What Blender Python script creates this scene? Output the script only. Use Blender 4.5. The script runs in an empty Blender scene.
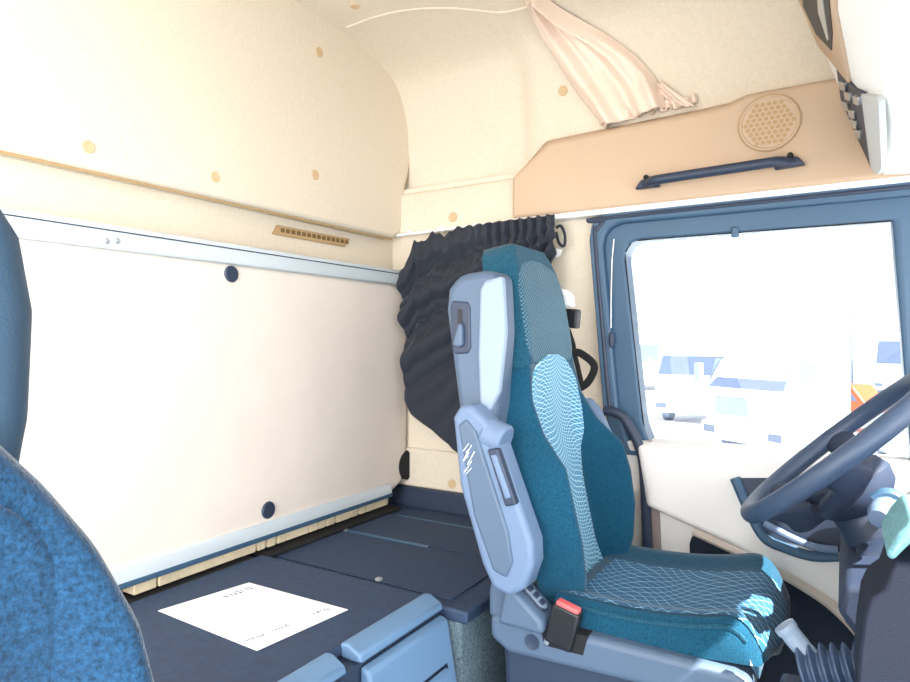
import bpy, bmesh, math, random
from math import sin, cos, pi, radians as R
from mathutils import Vector, Matrix, noise
from mathutils.bvhtree import BVHTree
random.seed(7)
sc = bpy.context.scene
C = sc.collection

# ------------------------------------------------------------------ camera, sky, sun, exposure
YAW = R(31.3); F = 640.0; CU, CV = 455.0, 341.0
CAM = Vector((0.0, 0.0, 1.15))
cam = bpy.data.cameras.new('camera'); camo = bpy.data.objects.new('camera', cam); C.objects.link(camo)
cam.sensor_width = 36.0; cam.lens = 36.0 * F / 910.0; cam.clip_start = 0.02; cam.clip_end = 500
camo.location = CAM; camo.rotation_euler = (R(90), 0, YAW)
sc.camera = camo
sc.view_settings.view_transform = 'Standard'; sc.view_settings.look = 'None'
sc.view_settings.gamma = 1.0; sc.view_settings.use_curve_mapping = False
sc.view_settings.exposure = 0.25
w = bpy.data.worlds.new('sky'); sc.world = w; w.use_nodes = True
bg = w.node_tree.nodes['Background']; bg.inputs[0].default_value = (0.93, 0.96, 1.0, 1)
# bright hazy sky: an even white dome with a broad glare low on the passenger's side, ahead of the cab
SKY, GLARE, GLARE_DIR = 1.35, 6.0, Vector((0.60, -0.72, 0.30)).normalized()
_nt = w.node_tree; _tc = _nt.nodes.new('ShaderNodeTexCoord'); _dp = _nt.nodes.new('ShaderNodeVectorMath'); _dp.operation = 'DOT_PRODUCT'
_dp.inputs[1].default_value = GLARE_DIR; _nt.links.new(_tc.outputs['Generated'], _dp.inputs[0])
_mr = _nt.nodes.new('ShaderNodeMapRange'); _mr.interpolation_type = 'SMOOTHSTEP'; _nt.links.new(_dp.outputs['Value'], _mr.inputs[0])
_mr.inputs[1].default_value = 0.55; _mr.inputs[2].default_value = 1.0; _mr.inputs[3].default_value = SKY; _mr.inputs[4].default_value = GLARE
_nt.links.new(_mr.outputs[0], bg.inputs[1])
sl = bpy.data.lights.new('sun', 'SUN'); sl.energy = 22.0; sl.angle = R(0.6); sl.color = (1.0, 0.96, 0.9)
so = bpy.data.objects.new('sun', sl); C.objects.link(so)
so.rotation_euler = Vector((-1.0, 0.30, -1.24)).to_track_quat('-Z', 'Y').to_euler()

# fill lamp added at the open passenger door to brighten the bunk board
al = bpy.data.lights.new('door_fill', 'AREA'); al.shape = 'RECTANGLE'; al.size = 1.1; al.size_y = 1.0; al.energy = 34.0; al.color = (1.0, 0.98, 0.95)
ao = bpy.data.objects.new('door_fill', al); C.objects.link(ao); ao.location = (-0.75, -0.48, 1.05)
ao.rotation_euler = (Vector((-1.38, 0.80, 0.75)) - Vector(ao.location)).to_track_quat('-Z', 'Y').to_euler()

# ------------------------------------------------------------------ measuring: a picture point carried to a real plane of the cab
DV = Vector((-sin(YAW), cos(YAW), 0)); RV = Vector((cos(YAW), sin(YAW), 0)); UV_ = Vector((0, 0, 1))
def ray(u, v): return DV + RV * ((u - CU) / F) + UV_ * ((CV - v) / F)
def onx(u, v, x): r = ray(u, v); return CAM + r * (x / r.x)
def ony(u, v, y): r = ray(u, v); return CAM + r * (y / r.y)
def onz(u, v, z): r = ray(u, v); return CAM + r * ((z - CAM.z) / r.z)
def onp(u, v, p0, n): r = ray(u, v); return CAM + r * ((p0 - CAM).dot(n) / r.dot(n))

# ------------------------------------------------------------------ materials
def lin(c):
    c = c / 255.0
    return c / 12.92 if c <= 0.04045 else ((c + 0.055) / 1.055) ** 2.4
def rgb(r, g, b): return (lin(r), lin(g), lin(b), 1)
def mat(name, col, rough=0.6, metal=0.0, nscale=0, namt=0.0, bump=0.0, bscale=200, spec=0.5, sheen=0.0):
    m = bpy.data.materials.new(name); m.use_nodes = True; nt = m.node_tree; b = nt.nodes['Principled BSDF']
    b.inputs['Base Color'].default_value = rgb(*col); b.inputs['Roughness'].default_value = rough
    b.inputs['Metallic'].default_value = metal; b.inputs['Specular IOR Level'].default_value = spec
    if sheen: b.inputs['Sheen Weight'].default_value = sheen; b.inputs['Sheen Roughness'].default_value = 0.4
    tc = nt.nodes.new('ShaderNodeTexCoord')
    if nscale:
        n = nt.nodes.new('ShaderNodeTexNoise'); n.inputs['Scale'].default_value = nscale; n.inputs['Detail'].default_value = 5
        n.inputs['Roughness'].default_value = 0.7
        nt.links.new(tc.outputs['Object'], n.inputs['Vector'])
        mx = nt.nodes.new('ShaderNodeMix'); mx.data_type = 'RGBA'
        c0 = [max(0, c * (1 - namt)) for c in col]; c1 = [min(255, c * (1 + namt)) for c in col]
        rp = nt.nodes.new('ShaderNodeMapRange'); rp.inputs[1].default_value = 0.3; rp.inputs[2].default_value = 0.7
        nt.links.new(n.outputs['Fac'], rp.inputs[0]); nt.links.new(rp.outputs[0], mx.inputs['Factor'])
        mx.inputs['A'].default_value = rgb(*c0); mx.inputs['B'].default_value = rgb(*c1)
        nt.links.new(mx.outputs['Result'], b.inputs['Base Color'])
    if bump:
        n2 = nt.nodes.new('ShaderNodeTexNoise'); n2.inputs['Scale'].default_value = bscale; n2.inputs['Detail'].default_value = 3
        nt.links.new(tc.outputs['Object'], n2.inputs['Vector'])
        bp = nt.nodes.new('ShaderNodeBump'); bp.inputs['Strength'].default_value = bump; bp.inputs['Distance'].default_value = 0.003
        nt.links.new(n2.outputs['Fac'], bp.inputs['Height']); nt.links.new(bp.outputs['Normal'], b.inputs['Normal'])
    return m
def lattice(name, base, line, ax, f1, f2, wob, thin, slope):
    """woven upholstery: two families of thin wavy crossing threads"""
    m = bpy.data.materials.new(name); m.use_nodes = True; nt = m.node_tree; b = nt.nodes['Principled BSDF']
    tc = nt.nodes.new('ShaderNodeTexCoord'); sp = nt.nodes.new('ShaderNodeSeparateXYZ')
    nt.links.new(tc.outputs['Object'], sp.inputs[0])
    def M(op, a, c=None, e=None):
        n = nt.nodes.new('ShaderNodeMath'); n.operation = op
        for i, q in enumerate((a, c, e)):
            if q is None: continue
            if isinstance(q, (int, float)): n.inputs[i].default_value = q
            else: nt.links.new(q, n.inputs[i])
        return n.outputs[0]
    U, V = sp.outputs[ax[0]], sp.outputs[ax[1]]
    def fam(sl, f, ph):
        wv = M('MULTIPLY', M('SINE', M('MULTIPLY_ADD', U, 38.0, ph)), wob)
        wv2 = M('MULTIPLY', M('SINE', M('MULTIPLY_ADD', V, 27.0, ph * 2)), wob)
        t = M('ADD', M('MULTIPLY_ADD', U, sl, V), M('ADD', wv, wv2))
        s = M('ABSOLUTE', M('SINE', M('MULTIPLY', t, f)))
        mr = nt.nodes.new('ShaderNodeMapRange'); mr.interpolation_type = 'SMOOTHSTEP'
        mr.inputs[1].default_value = thin; mr.inputs[2].default_value = thin * 0.25
        mr.inputs[3].default_value = 0; mr.inputs[4].default_value = 1
        nt.links.new(s, mr.inputs[0]); return mr.outputs[0]
    k = M('MAXIMUM', fam(slope, f1, 0.3), fam(-slope * 0.8, f2, 1.7))
    n = nt.nodes.new('ShaderNodeTexNoise'); n.inputs['Scale'].default_value = 260; nt.links.new(tc.outputs['Object'], n.inputs['Vector'])
    k = M('MULTIPLY', k, M('MULTIPLY_ADD', n.outputs['Fac'], 0.8, 0.5))
    mx = nt.nodes.new('ShaderNodeMix'); mx.data_type = 'RGBA'
    mx.inputs['A'].default_value = rgb(*base); mx.inputs['B'].default_value = rgb(*line)
    nt.links.new(k, mx.inputs['Factor']); nt.links.new(mx.outputs['Result'], b.inputs['Base Color'])
    b.inputs['Roughness'].default_value = 0.85; b.inputs['Sheen Weight'].default_value = 0.08
    return m
M = {}
M['felt'] = mat('cream_felt', (218, 206, 187), 0.95, nscale=90, namt=0.025, bump=0.35, bscale=350, spec=0.1)
M['felt_panel'] = mat('bunk_felt', (224, 213, 202), 0.95, nscale=9, namt=0.015, bump=0.25, bscale=300, spec=0.1)
M['tan'] = mat('tan_plastic', (194, 168, 142), 0.6, bump=0.15, bscale=500, spec=0.3)
M['beige'] = mat('beige_plastic', (212, 196, 182), 0.6, spec=0.3)
M['pillar'] = mat('pillar_trim', (150, 134, 128), 0.6)
M['rim'] = mat('wheel_leather', (58, 74, 98), 0.42, bump=0.15, bscale=500)
M['tan_dark'] = mat('tan_trim', (176, 146, 104), 0.7)
M['plug'] = mat('plug_tan', (200, 172, 134), 0.8)
M['cream'] = mat('cream_plastic', (234, 229, 224), 0.55, bump=0.1, bscale=500, spec=0.3)
M['white'] = mat('white_plastic', (240, 240, 238), 0.5)
M['slate'] = mat('slate_plastic', (58, 88, 114), 0.45, bump=0.15, bscale=600)
M['slate_dark'] = mat('dark_slate_plastic', (42, 54, 74), 0.5, bump=0.15, bscale=600)
M['lilac'] = mat('grey_blue_plastic', (98, 118, 146), 0.5, bump=0.15, bscale=600)
M['shell'] = mat('seat_shell_plastic', (76, 94, 116), 0.5, bump=0.2, bscale=700)
M['vinyl'] = mat('pale_vinyl', (136, 152, 172), 0.5, bump=0.2, bscale=500)
M['black'] = mat('black_plastic', (18, 21, 27), 0.5)
M['rubber'] = mat('black_rubber', (14, 16, 20), 0.8)
M['mat'] = mat('bunk_base_black', (40, 58, 84), 0.7, nscale=60, namt=0.12, bump=0.2, bscale=500)
M['chest'] = mat('chest_plastic', (100, 132, 164), 0.5, bump=0.2, bscale=500)
M['carpet'] = mat('carpet_grey', (92, 108, 116), 1.0, nscale=220, namt=0.35, bump=0.8, bscale=300, spec=0.05)
M['alu'] = mat('brushed_aluminium', (212, 222, 228), 0.4, metal=0.25)
M['silver'] = mat('silver', (190, 196, 202), 0.3, metal=0.8)
M['wood'] = mat('pale_wood', (240, 222, 186), 0.7, nscale=20, namt=0.06)
M['curtain'] = mat('black_curtain_cloth', (29, 35, 47), 0.75, bump=0.1, bscale=800, sheen=0.15)
M['satin'] = mat('beige_satin', (232, 210, 192), 0.42, bump=0.08, bscale=500, sheen=0.3)
M['fabric'] = mat('teal_seat_fabric', (20, 66, 88), 0.9, nscale=300, namt=0.25, bump=0.5, bscale=500, spec=0.1, sheen=0.3)
M['fabric_head'] = mat('grey_teal_head_fabric', (30, 70, 88), 0.9, nscale=320, namt=0.4, bump=0.6, bscale=500, spec=0.1, sheen=0.12)
M['fabric_blue'] = mat('blue_seat_fabric', (28, 58, 84), 0.95, nscale=200, namt=0.35, bump=0.6, bscale=300, spec=0.1, sheen=0.5)
M['vinyl_blue'] = mat('blue_vinyl', (40, 68, 90), 0.6, bump=0.2, bscale=300)
M['net_seat'] = lattice('net_cushion', (10, 78, 116), (170, 224, 240), (0, 1), 112, 112, 0.012, 0.115, 0.9)
M['net_back'] = lattice('net_backrest', (60, 128, 160), (196, 228, 240), (1, 2), 300, 300, 0.010, 0.35, 0.5)
M['net_head'] = lattice('net_headrest', (26, 66, 86), (112, 152, 166), (1, 2), 330, 330, 0.004, 0.30, 1.0)
M['red'] = mat('red_button', (214, 92, 92), 0.4)
M['paper'] = mat('white_paper', (250, 250, 250), 0.8)
M['ink'] = mat('grey_ink', (110, 112, 122), 0.8)
M['teal_pad'] = mat('green_teal_pad', (100, 148, 156), 0.7, nscale=120, namt=0.15)
M['bellows'] = mat('bellows_rubber', (66, 84, 112), 0.5)
M['dash'] = mat('dash_plastic', (42, 54, 76), 0.6, bump=0.3, bscale=500)
M['stack'] = mat('stack_plastic', (24, 30, 46), 0.7, bump=0.3, bscale=500, spec=0.3)
M['pocket'] = mat('pocket_liner', (24, 34, 50), 0.9, bump=0.2, bscale=500)
M['concrete'] = mat('pale_concrete', (220, 222, 224), 0.9, nscale=2, namt=0.05)
M['truck_white'] = mat('white_paint', (244, 246, 248), 0.35)
M['truck_glass'] = mat('truck_glass', (76, 88, 112), 0.2)
M['truck_grey'] = mat('truck_grey', (122, 134, 156), 0.6)
M['orange'] = mat('orange_paint', (205, 70, 30), 0.4)
M['wall_pale'] = mat('pale_render', (232, 234, 238), 0.9)
def glass():
    m = bpy.data.materials.new('window_glass'); m.use_nodes = True; nt = m.node_tree
    for n in list(nt.nodes): nt.nodes.remove(n)
    o = nt.nodes.new('ShaderNodeOutputMaterial'); t = nt.nodes.new('ShaderNodeBsdfTransparent'); g = nt.nodes.new('ShaderNodeBsdfGlossy')
    t.inputs[0].default_value = (0.97, 0.985, 0.99, 1); g.inputs['Roughness'].default_value = 0.02
    f = nt.nodes.new('ShaderNodeFresnel'); f.inputs[0].default_value = 1.2; x = nt.nodes.new('ShaderNodeMixShader')
    nt.links.new(f.outputs[0], x.inputs[0]); nt.links.new(t.outputs[0], x.inputs[1]); nt.links.new(g.outputs[0], x.inputs[2])
    nt.links.new(x.outputs[0], o.inputs[0]); return m
M['glass'] = glass()

# ------------------------------------------------------------------ mesh helpers
def obj(name, bm, m, parent=None, smooth=35, bevel=0, seg=2, subd=0, local=False):
    me = bpy.data.meshes.new(name)
    bmesh.ops.recalc_face_normals(bm, faces=bm.faces[:]); bm.to_mesh(me); bm.free()
    for q in (m if isinstance(m, (list, tuple)) else [m]): me.materials.append(q)
    o = bpy.data.objects.new(name, me); C.objects.link(o)
    if smooth:
        me.shade_smooth()
        if smooth < 180: me.set_sharp_from_angle(angle=R(smooth))
    if bevel:
        b = o.modifiers.new('bevel', 'BEVEL'); b.width = bevel; b.segments = seg; b.limit_method = 'ANGLE'; b.angle_limit = R(40)
        b.harden_normals = False
    if subd:
        s = o.modifiers.new('subd', 'SUBSURF'); s.levels = subd; s.render_levels = subd
    if parent:
        o.parent = parent
        if not local:
            p, t = Vector((0, 0, 0)), parent
            while t: p += t.location; t = t.parent
            for vv in me.vertices: vv.co -= p        # world-space build, stored relative to the parent's base
    return o
def tag(o, label=None, cat=None, group=None, kind=None):
    if label: o['label'] = label
    if cat: o['category'] = cat
    if group: o['group'] = group
    if kind: o['kind'] = kind
    return o
def thing(name, label, cat, loc, group=None, kind=None):
    o = bpy.data.objects.new(name, None); C.objects.link(o); o.location = loc; o.empty_display_size = 0.05
    return tag(o, label, cat, group, kind)
def add_box(bm, c, s, rot=None):
    r = bmesh.ops.create_cube(bm, size=1.0)
    mtx = Matrix.Translation(Vector(c)) @ (rot.to_4x4() if rot else Matrix()) @ Matrix.Diagonal((*s, 1))
    bmesh.ops.transform(bm, matrix=mtx, verts=r['verts']); return r['verts']
def box(x0, x1, y0, y1, z0, z1, bm=None):
    bm = bm or bmesh.new(); add_box(bm, ((x0+x1)/2, (y0+y1)/2, (z0+z1)/2), (abs(x1-x0), abs(y1-y0), abs(z1-z0))); return bm
def prism(pts, off, bm=None, mi=0):
    """closed outline (3-D points in one plane) pushed by the vector off"""
    bm = bm or bmesh.new(); off = Vector(off)
    a = [bm.verts.new(Vector(p)) for p in pts]; b = [bm.verts.new(Vector(p) + off) for p in pts]
    n = len(pts); fs = [bm.faces.new(a), bm.faces.new(b[::-1])]
    for i in range(n): fs.append(bm.faces.new((a[i], b[i], b[(i+1) % n], a[(i+1) % n])))
    for f in fs: f.material_index = mi
    return bm
def xz(pts, y0, y1, bm=None): return prism([(x, y0, z) for x, z in pts], (0, y1 - y0, 0), bm)
def smooth_path(pts, n=8):
    P = [Vector(p) for p in pts]; out = []
    for i in range(len(P) - 1):
        p0, p1, p2, p3 = P[max(i-1, 0)], P[i], P[i+1], P[min(i+2, len(P)-1)]
        for k in range(n):
            t = k / n
            out.append(0.5*((2*p1) + (p2-p0)*t + (2*p0-5*p1+4*p2-p3)*t*t + (3*p1-p0-3*p2+p3)*t**3))
    out.append(P[-1]); return out
def tube(pts, r, bm=None, sides=12, closed=False, ry=None, up=Vector((0, 1, 0.01)), cap=True, mi=0):
    bm = bm or bmesh.new(); P = [Vector(p) for p in pts]; n = len(P); rings = []
    for i, p in enumerate(P):
        a = P[(i-1) % n] if closed or i > 0 else P[i]; b = P[(i+1) % n] if closed or i < n-1 else P[i]
        t = (b - a).normalized(); s = t.cross(up)
        if s.length < 1e-4: s = t.cross(Vector((1, 0, 0)))
        s.normalize(); q = s.cross(t).normalized()
        rr = r[i] if isinstance(r, (list, tuple)) else r
        r2 = (ry[i] if isinstance(ry, (list, tuple)) else ry) if ry is not None else rr
        rings.append([bm.verts.new(p + s*rr*cos(2*pi*k/sides) + q*r2*sin(2*pi*k/sides)) for k in range(sides)])
    for i in range(n if closed else n-1):
        A, B = rings[i], rings[(i+1) % n]
        for k in range(sides): bm.faces.new((A[k], A[(k+1) % sides], B[(k+1) % sides], B[k])).material_index = mi
    if cap and not closed: bm.faces.new(rings[0][::-1]); bm.faces.new(rings[-1])
    return bm
def lathe(prof, c, axis, bm=None, seg=32):
    """prof = (radius, height) along axis"""
    bm = bm or bmesh.new(); ax = Vector(axis).normalized(); s = ax.orthogonal().normalized(); q = ax.cross(s); c = Vector(c); rings = []
    for r, h in prof:
        if r < 1e-6: rings.append([bm.verts.new(c + ax*h)])
        else: rings.append([bm.verts.new(c + ax*h + (s*cos(2*pi*k/seg) + q*sin(2*pi*k/seg))*r) for k in range(seg)])
    for A, B in zip(rings, rings[1:]):
        for k in range(seg):
            k2 = (k+1) % seg
            if len(A) == 1 and len(B) == 1: continue
            if len(A) == 1: bm.faces.new((A[0], B[k], B[k2]))
            elif len(B) == 1: bm.faces.new((A[k], A[k2], B[0]))
            else: bm.faces.new((A[k], A[k2], B[k2], B[k]))
    for Rg in (rings[0], rings[-1]):
        if len(Rg) > 1: bm.faces.new(Rg)
    return bm
def grid(fn, nu, nv, bm=None, solid=None):
    bm = bm or bmesh.new()
    V = [[bm.verts.new(fn(i/nu, j/nv)) for i in range(nu+1)] for j in range(nv+1)]
    for j in range(nv):
        for i in range(nu): bm.faces.new((V[j][i], V[j][i+1], V[j+1][i+1], V[j+1][i]))
    if solid:                                   # real thickness: a second skin behind the first, closed at the rim
        bmesh.ops.recalc_face_normals(bm, faces=bm.faces[:]); bm.normal_update()
        B = [[bm.verts.new(v.co - v.normal*solid) for v in row] for row in V]
        for j in range(nv):
            for i in range(nu): bm.faces.new((B[j][i], B[j+1][i], B[j+1][i+1], B[j][i+1]))
        rim = [(0, i) for i in range(nu)] + [(j, nu) for j in range(nv)] + [(nv, i) for i in range(nu, 0, -1)] + [(j, 0) for j in range(nv, 0, -1)]
        for (a, b), (c, d) in zip(rim, rim[1:]+rim[:1]): bm.faces.new((V[a][b], B[a][b], B[c][d], V[c][d]))
    return bm
def rrect(cx, cy, hx, hy, r, n=5):
    out = []
    for sx, sy, a0 in ((1, 1, 0), (-1, 1, 90), (-1, -1, 180), (1, -1, 270)):
        for k in range(n+1):
            a = R(a0 + 90*k/n); out.append((cx + sx*(hx-r) + r*cos(a), cy + sy*(hy-r) + r*sin(a)))
    return out
def sstep(t): t = min(1, max(0, t)); return t*t*(3-2*t)
def bvh(o):
    dg = bpy.context.evaluated_depsgraph_get(); return BVHTree.FromObject(o, dg)
def interp(tab, t):
    if t <= tab[0][0]: return tab[0][1:]
    for a, b in zip(tab, tab[1:]):
        if t <= b[0]:
            k = (t-a[0])/(b[0]-a[0]); return [p+(q-p)*k for p, q in zip(a[1:], b[1:])]
    return tab[-1][1:]

# ================================================================== THE SETTING
XB = -1.50      # back wall
YW = 2.0        # driver's side wall
fl = obj('floor', box(-1.6, 0.75, -0.35, 2.1, -0.05, 0.0), M['carpet']); tag(fl, kind='structure')
wb = obj('wall_back', box(XB-0.06, XB, -0.35, 2.12, 0.0, 2.3), M['felt']); tag(wb, kind='structure')
# ceiling and upper driver's side wall: one felt shell of a high roof, swept along the cab
PROF = [(2.05, 1.70), (2.075, 1.735), (2.072, 1.80), (2.062, 1.88), (2.052, 1.98), (2.01, 2.085), (1.945, 2.155), (1.82, 2.196), (1.665, 2.216), (1.45, 2.226), (1.0, 2.235), (0.4, 2.235), (-0.35, 2.22)]
PROF = [tuple(p)[:2] for p in smooth_path([(a, b, 0) for a, b in PROF], 4)]
def shell(p, q):
    x = -1.52 + 2.1*p
    k = q*(len(PROF)-1); i = min(int(k), len(PROF)-2); f = k-i
    y = PROF[i][0]*(1-f)+PROF[i+1][0]*f; z = PROF[i][1]*(1-f)+PROF[i+1][1]*f
    s = sstep((x+0.955)/0.07)*sstep((2.25-z)/0.12)*sstep((y-1.55)/0.4)
    return Vector((x, y - 0.03*s, z))
ce = obj('ceiling', grid(shell, 84, len(PROF)-1, solid=0.03), M['felt'], smooth=180); tag(ce, kind='structure')
# back upper padded panel with a rounded top corner
OUT = [(-0.35, 1.535), (1.93, 1.535), (1.985, 1.56), (2.0, 1.70), (2.035, 1.80), (2.058, 1.90), (2.055, 1.985), (2.015, 2.085), (1.945, 2.158), (1.82, 2.20), (1.665, 2.218), (1.4, 2.228), (-0.35, 2.228)]
up = obj('trim_1', prism([(XB-0.02, y, z) for y, z in OUT], (0.075, 0, 0)), M['felt'], bevel=0.016, seg=4, smooth=60); tag(up, kind='structure')
pip = obj('trim_6', tube(smooth_path([(XB+0.046, y, z) for y, z in OUT[2:12]], 5), 0.0035, sides=8), M['tan_dark']); tag(pip, kind='structure')
pip2 = obj('trim_7', tube([(XB+0.040, -0.35, 1.533), (XB+0.040, 1.94, 1.533)], 0.0035, sides=8), M['tan_dark']); tag(pip2, kind='structure')
# side wall below the roof line, with the opening of the door window
def ring_wall():
    bm = bmesh.new()
    box(-1.56, -0.60, YW, YW+0.06, 0.0, 1.73, bm)
    return bm
sw = obj('wall_left', ring_wall(), M['felt']); tag(sw, kind='structure')
# ledge strip under the upper side wall
lp = [(2.06, 1.70), (2.02, 1.716), (1.995, 1.714), (1.983, 1.70), (1.978, 1.56), (2.06, 1.556)]
tr = obj('trim_2', prism([(XB, y, z) for y, z in lp], (0.56, 0, 0)), M['felt'], bevel=0.006, smooth=50); tag(tr, kind='structure')
# lower felt trim and the dark sill under it, in the corner below the curtain
t3 = obj('trim_3', box(XB, -0.70, 1.985, 2.0, 0.60, 0.745), M['felt'], bevel=0.006); tag(t3, kind='structure')
t4 = obj('trim_4', box(XB, -0.70, 1.97, 2.0, 0.50, 0.60), M['slate_dark'], bevel=0.006); tag(t4, kind='structure')

# roof seam
cebvh = bvh(ce); upbvh = bvh(up)
def cast(tree, u, v, off=0.0):
    r = ray(u, v).normalized(); loc, nor, idx, d = tree.ray_cast(CAM, r)
    if loc is None: return None, None
    if nor.dot(r) > 0: nor = -nor
    return loc + nor*off, nor
pts = [cast(cebvh, u, v, 0.001)[0] for u, v in ((347, 27), (365, 20), (385, 14), (405, 10), (430, 8), (455, 8), (485, 11), (505, 12), (527, 7))]
sm = obj('trim_5', tube(smooth_path([p for p in pts if p], 4), 0.0035, sides=6), M['felt']); tag(sm, kind='structure')

# driver's door with its window
dr = thing('door_1', None, None, (-0.1, YW, 0.0), kind='structure')
def wpt(u, v, y=1.985): p = ony(u, v, y); return p.x, p.z
OUTER = [(-0.60, 0.80), (-0.645, 0.94), (-0.69, 1.47), (-0.683, 1.515), (-0.66, 1.54), (-0.62, 1.552), (0.62, 1.552), (0.62, 0.80)]
INNER = [(-0.505, 0.835), (-0.53, 0.90), (-0.585, 1.40), (-0.583, 1.43), (-0.568, 1.452), (-0.54, 1.463), (0.105, 1.460), (0.145, 0.835)]
def frame(outer, inner, y0, y1, bm=None):
    bm = bm or bmesh.new()
    n = len(outer); V = []
    for ring in (outer, inner):
        for y in (y0, y1): V.append([bm.verts.new((x, y, z)) for x, z in ring])
    oa, ob, ia, ib = V
    for i in range(n):
        j = (i+1) % n
        bm.faces.new((oa[i], oa[j], ia[j], ia[i])); bm.faces.new((ob[i], ib[i], ib[j], ob[j]))
        bm.faces.new((oa[i], ob[i], ob[j], oa[j])); bm.faces.new((ia[i], ia[j], ib[j], ib[i]))
    return bm
def shrink(a, b, t): return [(p[0]+(q[0]-p[0])*t, p[1]+(q[1]-p[1])*t) for p, q in zip(a, b)]
wf = obj('window_frame', frame(OUTER, shrink(OUTER, INNER, 0.42), 1.95, 2.06), M['slate'], dr, bevel=0.008)
obj('inner_reveal', frame(shrink(OUTER, INNER, 0.40), INNER, 1.975, 2.06), M['slate'], wf, bevel=0.006)
obj('rubber_seal', tube(smooth_path([(x, 1.952, z) for x, z in shrink(OUTER, INNER, 0.2)][1:7], 6), 0.007, sides=8), M['slate_dark'], wf)
obj('glass_seal', tube(smooth_path([(x, 1.985, z) for x, z in INNER][:7], 6), 0.004, sides=8), M['rubber'], wf)
obj('blind_catch', box(-0.275, -0.255, 1.965, 1.98, 1.445, 1.475), M['slate'], wf, bevel=0.004)
obj('quarter_divider', tube([(0.112, 2.0, 1.47), (0.175, 2.0, 0.84)], 0.009, sides=8), M['slate_dark'], wf)
gl = obj('window_1', box(-0.6, 0.6, 2.035, 2.039, 0.80, 1.50), M['glass']); tag(gl, kind='structure')
# door panel
UP = [(-0.53, 0.842), (-0.50, 0.66), (-0.47, 0.652), (-0.275, 0.588), (-0.125, 0.526), (0.035, 0.452), (0.20, 0.36), (0.60, 0.30), (0.60, 0.842)]
pn = obj('door_panel', xz(UP, 1.905, 2.03), M['cream'], dr, bevel=0.016, seg=4, smooth=50)
obj('rear_edge', box(-0.64, -0.49, 1.955, 2.05, 0.0, 0.842), M['cream'], dr, bevel=0.006)
obj('lower_panel', box(-0.60, 0.6, 1.955, 2.03, 0.0, 0.70), M['cream'], dr, bevel=0.01)
sill = obj('window_sill', box(-0.55, 0.6, 1.93, 2.06, 0.825, 0.846), M['cream'], dr, bevel=0.01, seg=3)
PK = [(-0.375, 0.20), (-0.385, 0.56), (-0.378, 0.583), (-0.356, 0.589), (-0.20, 0.539), (-0.10, 0.497), (-0.03, 0.452), (0.02, 0.41), (0.05, 0.36), (0.06, 0.20)]
obj('map_pocket', xz(PK, 1.945, 1.96), M['pocket'], dr, bevel=0.004)
obj('pocket_lip', tube(smooth_path([(-0.37, 1.94, 0.603), (-0.30, 1.93, 0.583), (-0.20, 1.92, 0.553), (-0.10, 1.915, 0.512), (-0.02, 1.915, 0.465), (0.05, 1.915, 0.39), (0.08, 1.92, 0.30)], 6), 0.016, sides=10), M['beige'], dr)
# handle recess behind the wheel
hp = [ony(u, v, 1.895) for u, v in ((735, 478), (748, 508), (764, 537), (785, 548), (812, 556), (838, 556))]
hr = obj('handle_surround', tube(smooth_path(hp, 6), 0.014, sides=10), M['slate'], dr)
hq = [ony(u, v, 1.902) for u, v in ((740, 478), (767, 538), (835, 554), (868, 540), (868, 500), (800, 478))]
obj('handle_recess', prism(hq, (0, 0.004, 0)), M['slate_dark'], dr)
hb = [ony(u, v, 1.875) for u, v in ((764, 523), (790, 537), (815, 547), (838, 550))]
obj('door_handle', tube(smooth_path(hb, 5), 0.010, sides=10), M['lilac'], dr)

# ================================================================== TRIM ON THE WALLS
# speaker shelf above the door
sf = thing('speaker_shelf', 'tan moulded plastic shelf cover above the door window carrying a round speaker', 'shelf', (-0.3, 1.95, 1.56))
SH = [(-0.955, 1.562), (-0.955, 1.70), (-0.82, 1.795), (-0.36, 1.808), (-0.28, 1.812), (-0.235, 1.832), (0.5, 1.832), (0.5, 1.562)]
cv = bmesh.new()
a = [cv.verts.new((x, 1.94, z)) for x, z in SH]
SB = [(-0.965, 1.560), (-0.965, 1.71), (-0.85, 1.818), (-0.36, 1.832), (-0.28, 1.836), (-0.235, 1.85), (0.5, 1.85), (0.5, 1.56)]
b_ = [cv.verts.new((x, 1.985, z)) for x, z in SB]; c_ = [cv.verts.new((x, 2.06, z)) for x, z in SB]
cv.faces.new(a); cv.faces.new(c_[::-1])
for P, Q in ((a, b_), (b_, c_)):
    for i in range(8): cv.faces.new((P[i], Q[i], Q[(i+1) % 8], P[(i+1) % 8]))
obj('cover', cv, M['tan'], sf, bevel=0.012, seg=4, smooth=50)
obj('bottom_strip', box(-0.955, 0.5, 1.945, 2.0, 1.546, 1.563), M['white'], sf, bevel=0.003)
gc = ony(769, 123, 1.938); gr_ = 0.073
grl = obj('speaker_grille', lathe([(0, 0), (gr_, 0), (gr_+0.004, -0.003), (gr_+0.004, -0.006), (gr_-0.003, -0.007), (gr_-0.006, -0.004), (0, -0.004)], gc + Vector((0, 0.003, 0)), (0, 1, 0), seg=48), M['tan'], sf)
hx = bmesh.new(); pit = 0.0150
for i in range(-7, 8):
    for j in range(-7, 8):
        px = (i + 0.5*(j % 2))*pit; pz = j*pit*0.866
        if math.hypot(px, pz) > gr_-0.011: continue
        prism([(gc.x+px+0.0060*cos(R(30+60*k)), gc.y-0.0018, gc.z+pz+0.0060*sin(R(30+60*k))) for k in range(6)], (0, 0.002, 0), hx)
obj('grille_holes', hx, M['tan_dark'], grl)
obj('grille_rim', tube([gc + Vector((cos(2*pi*k/40)*(gr_+0.003), -0.003, sin(2*pi*k/40)*(gr_+0.003))) for k in range(40)], 0.0018, closed=True, sides=6), M['tan_dark'], grl)
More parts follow.
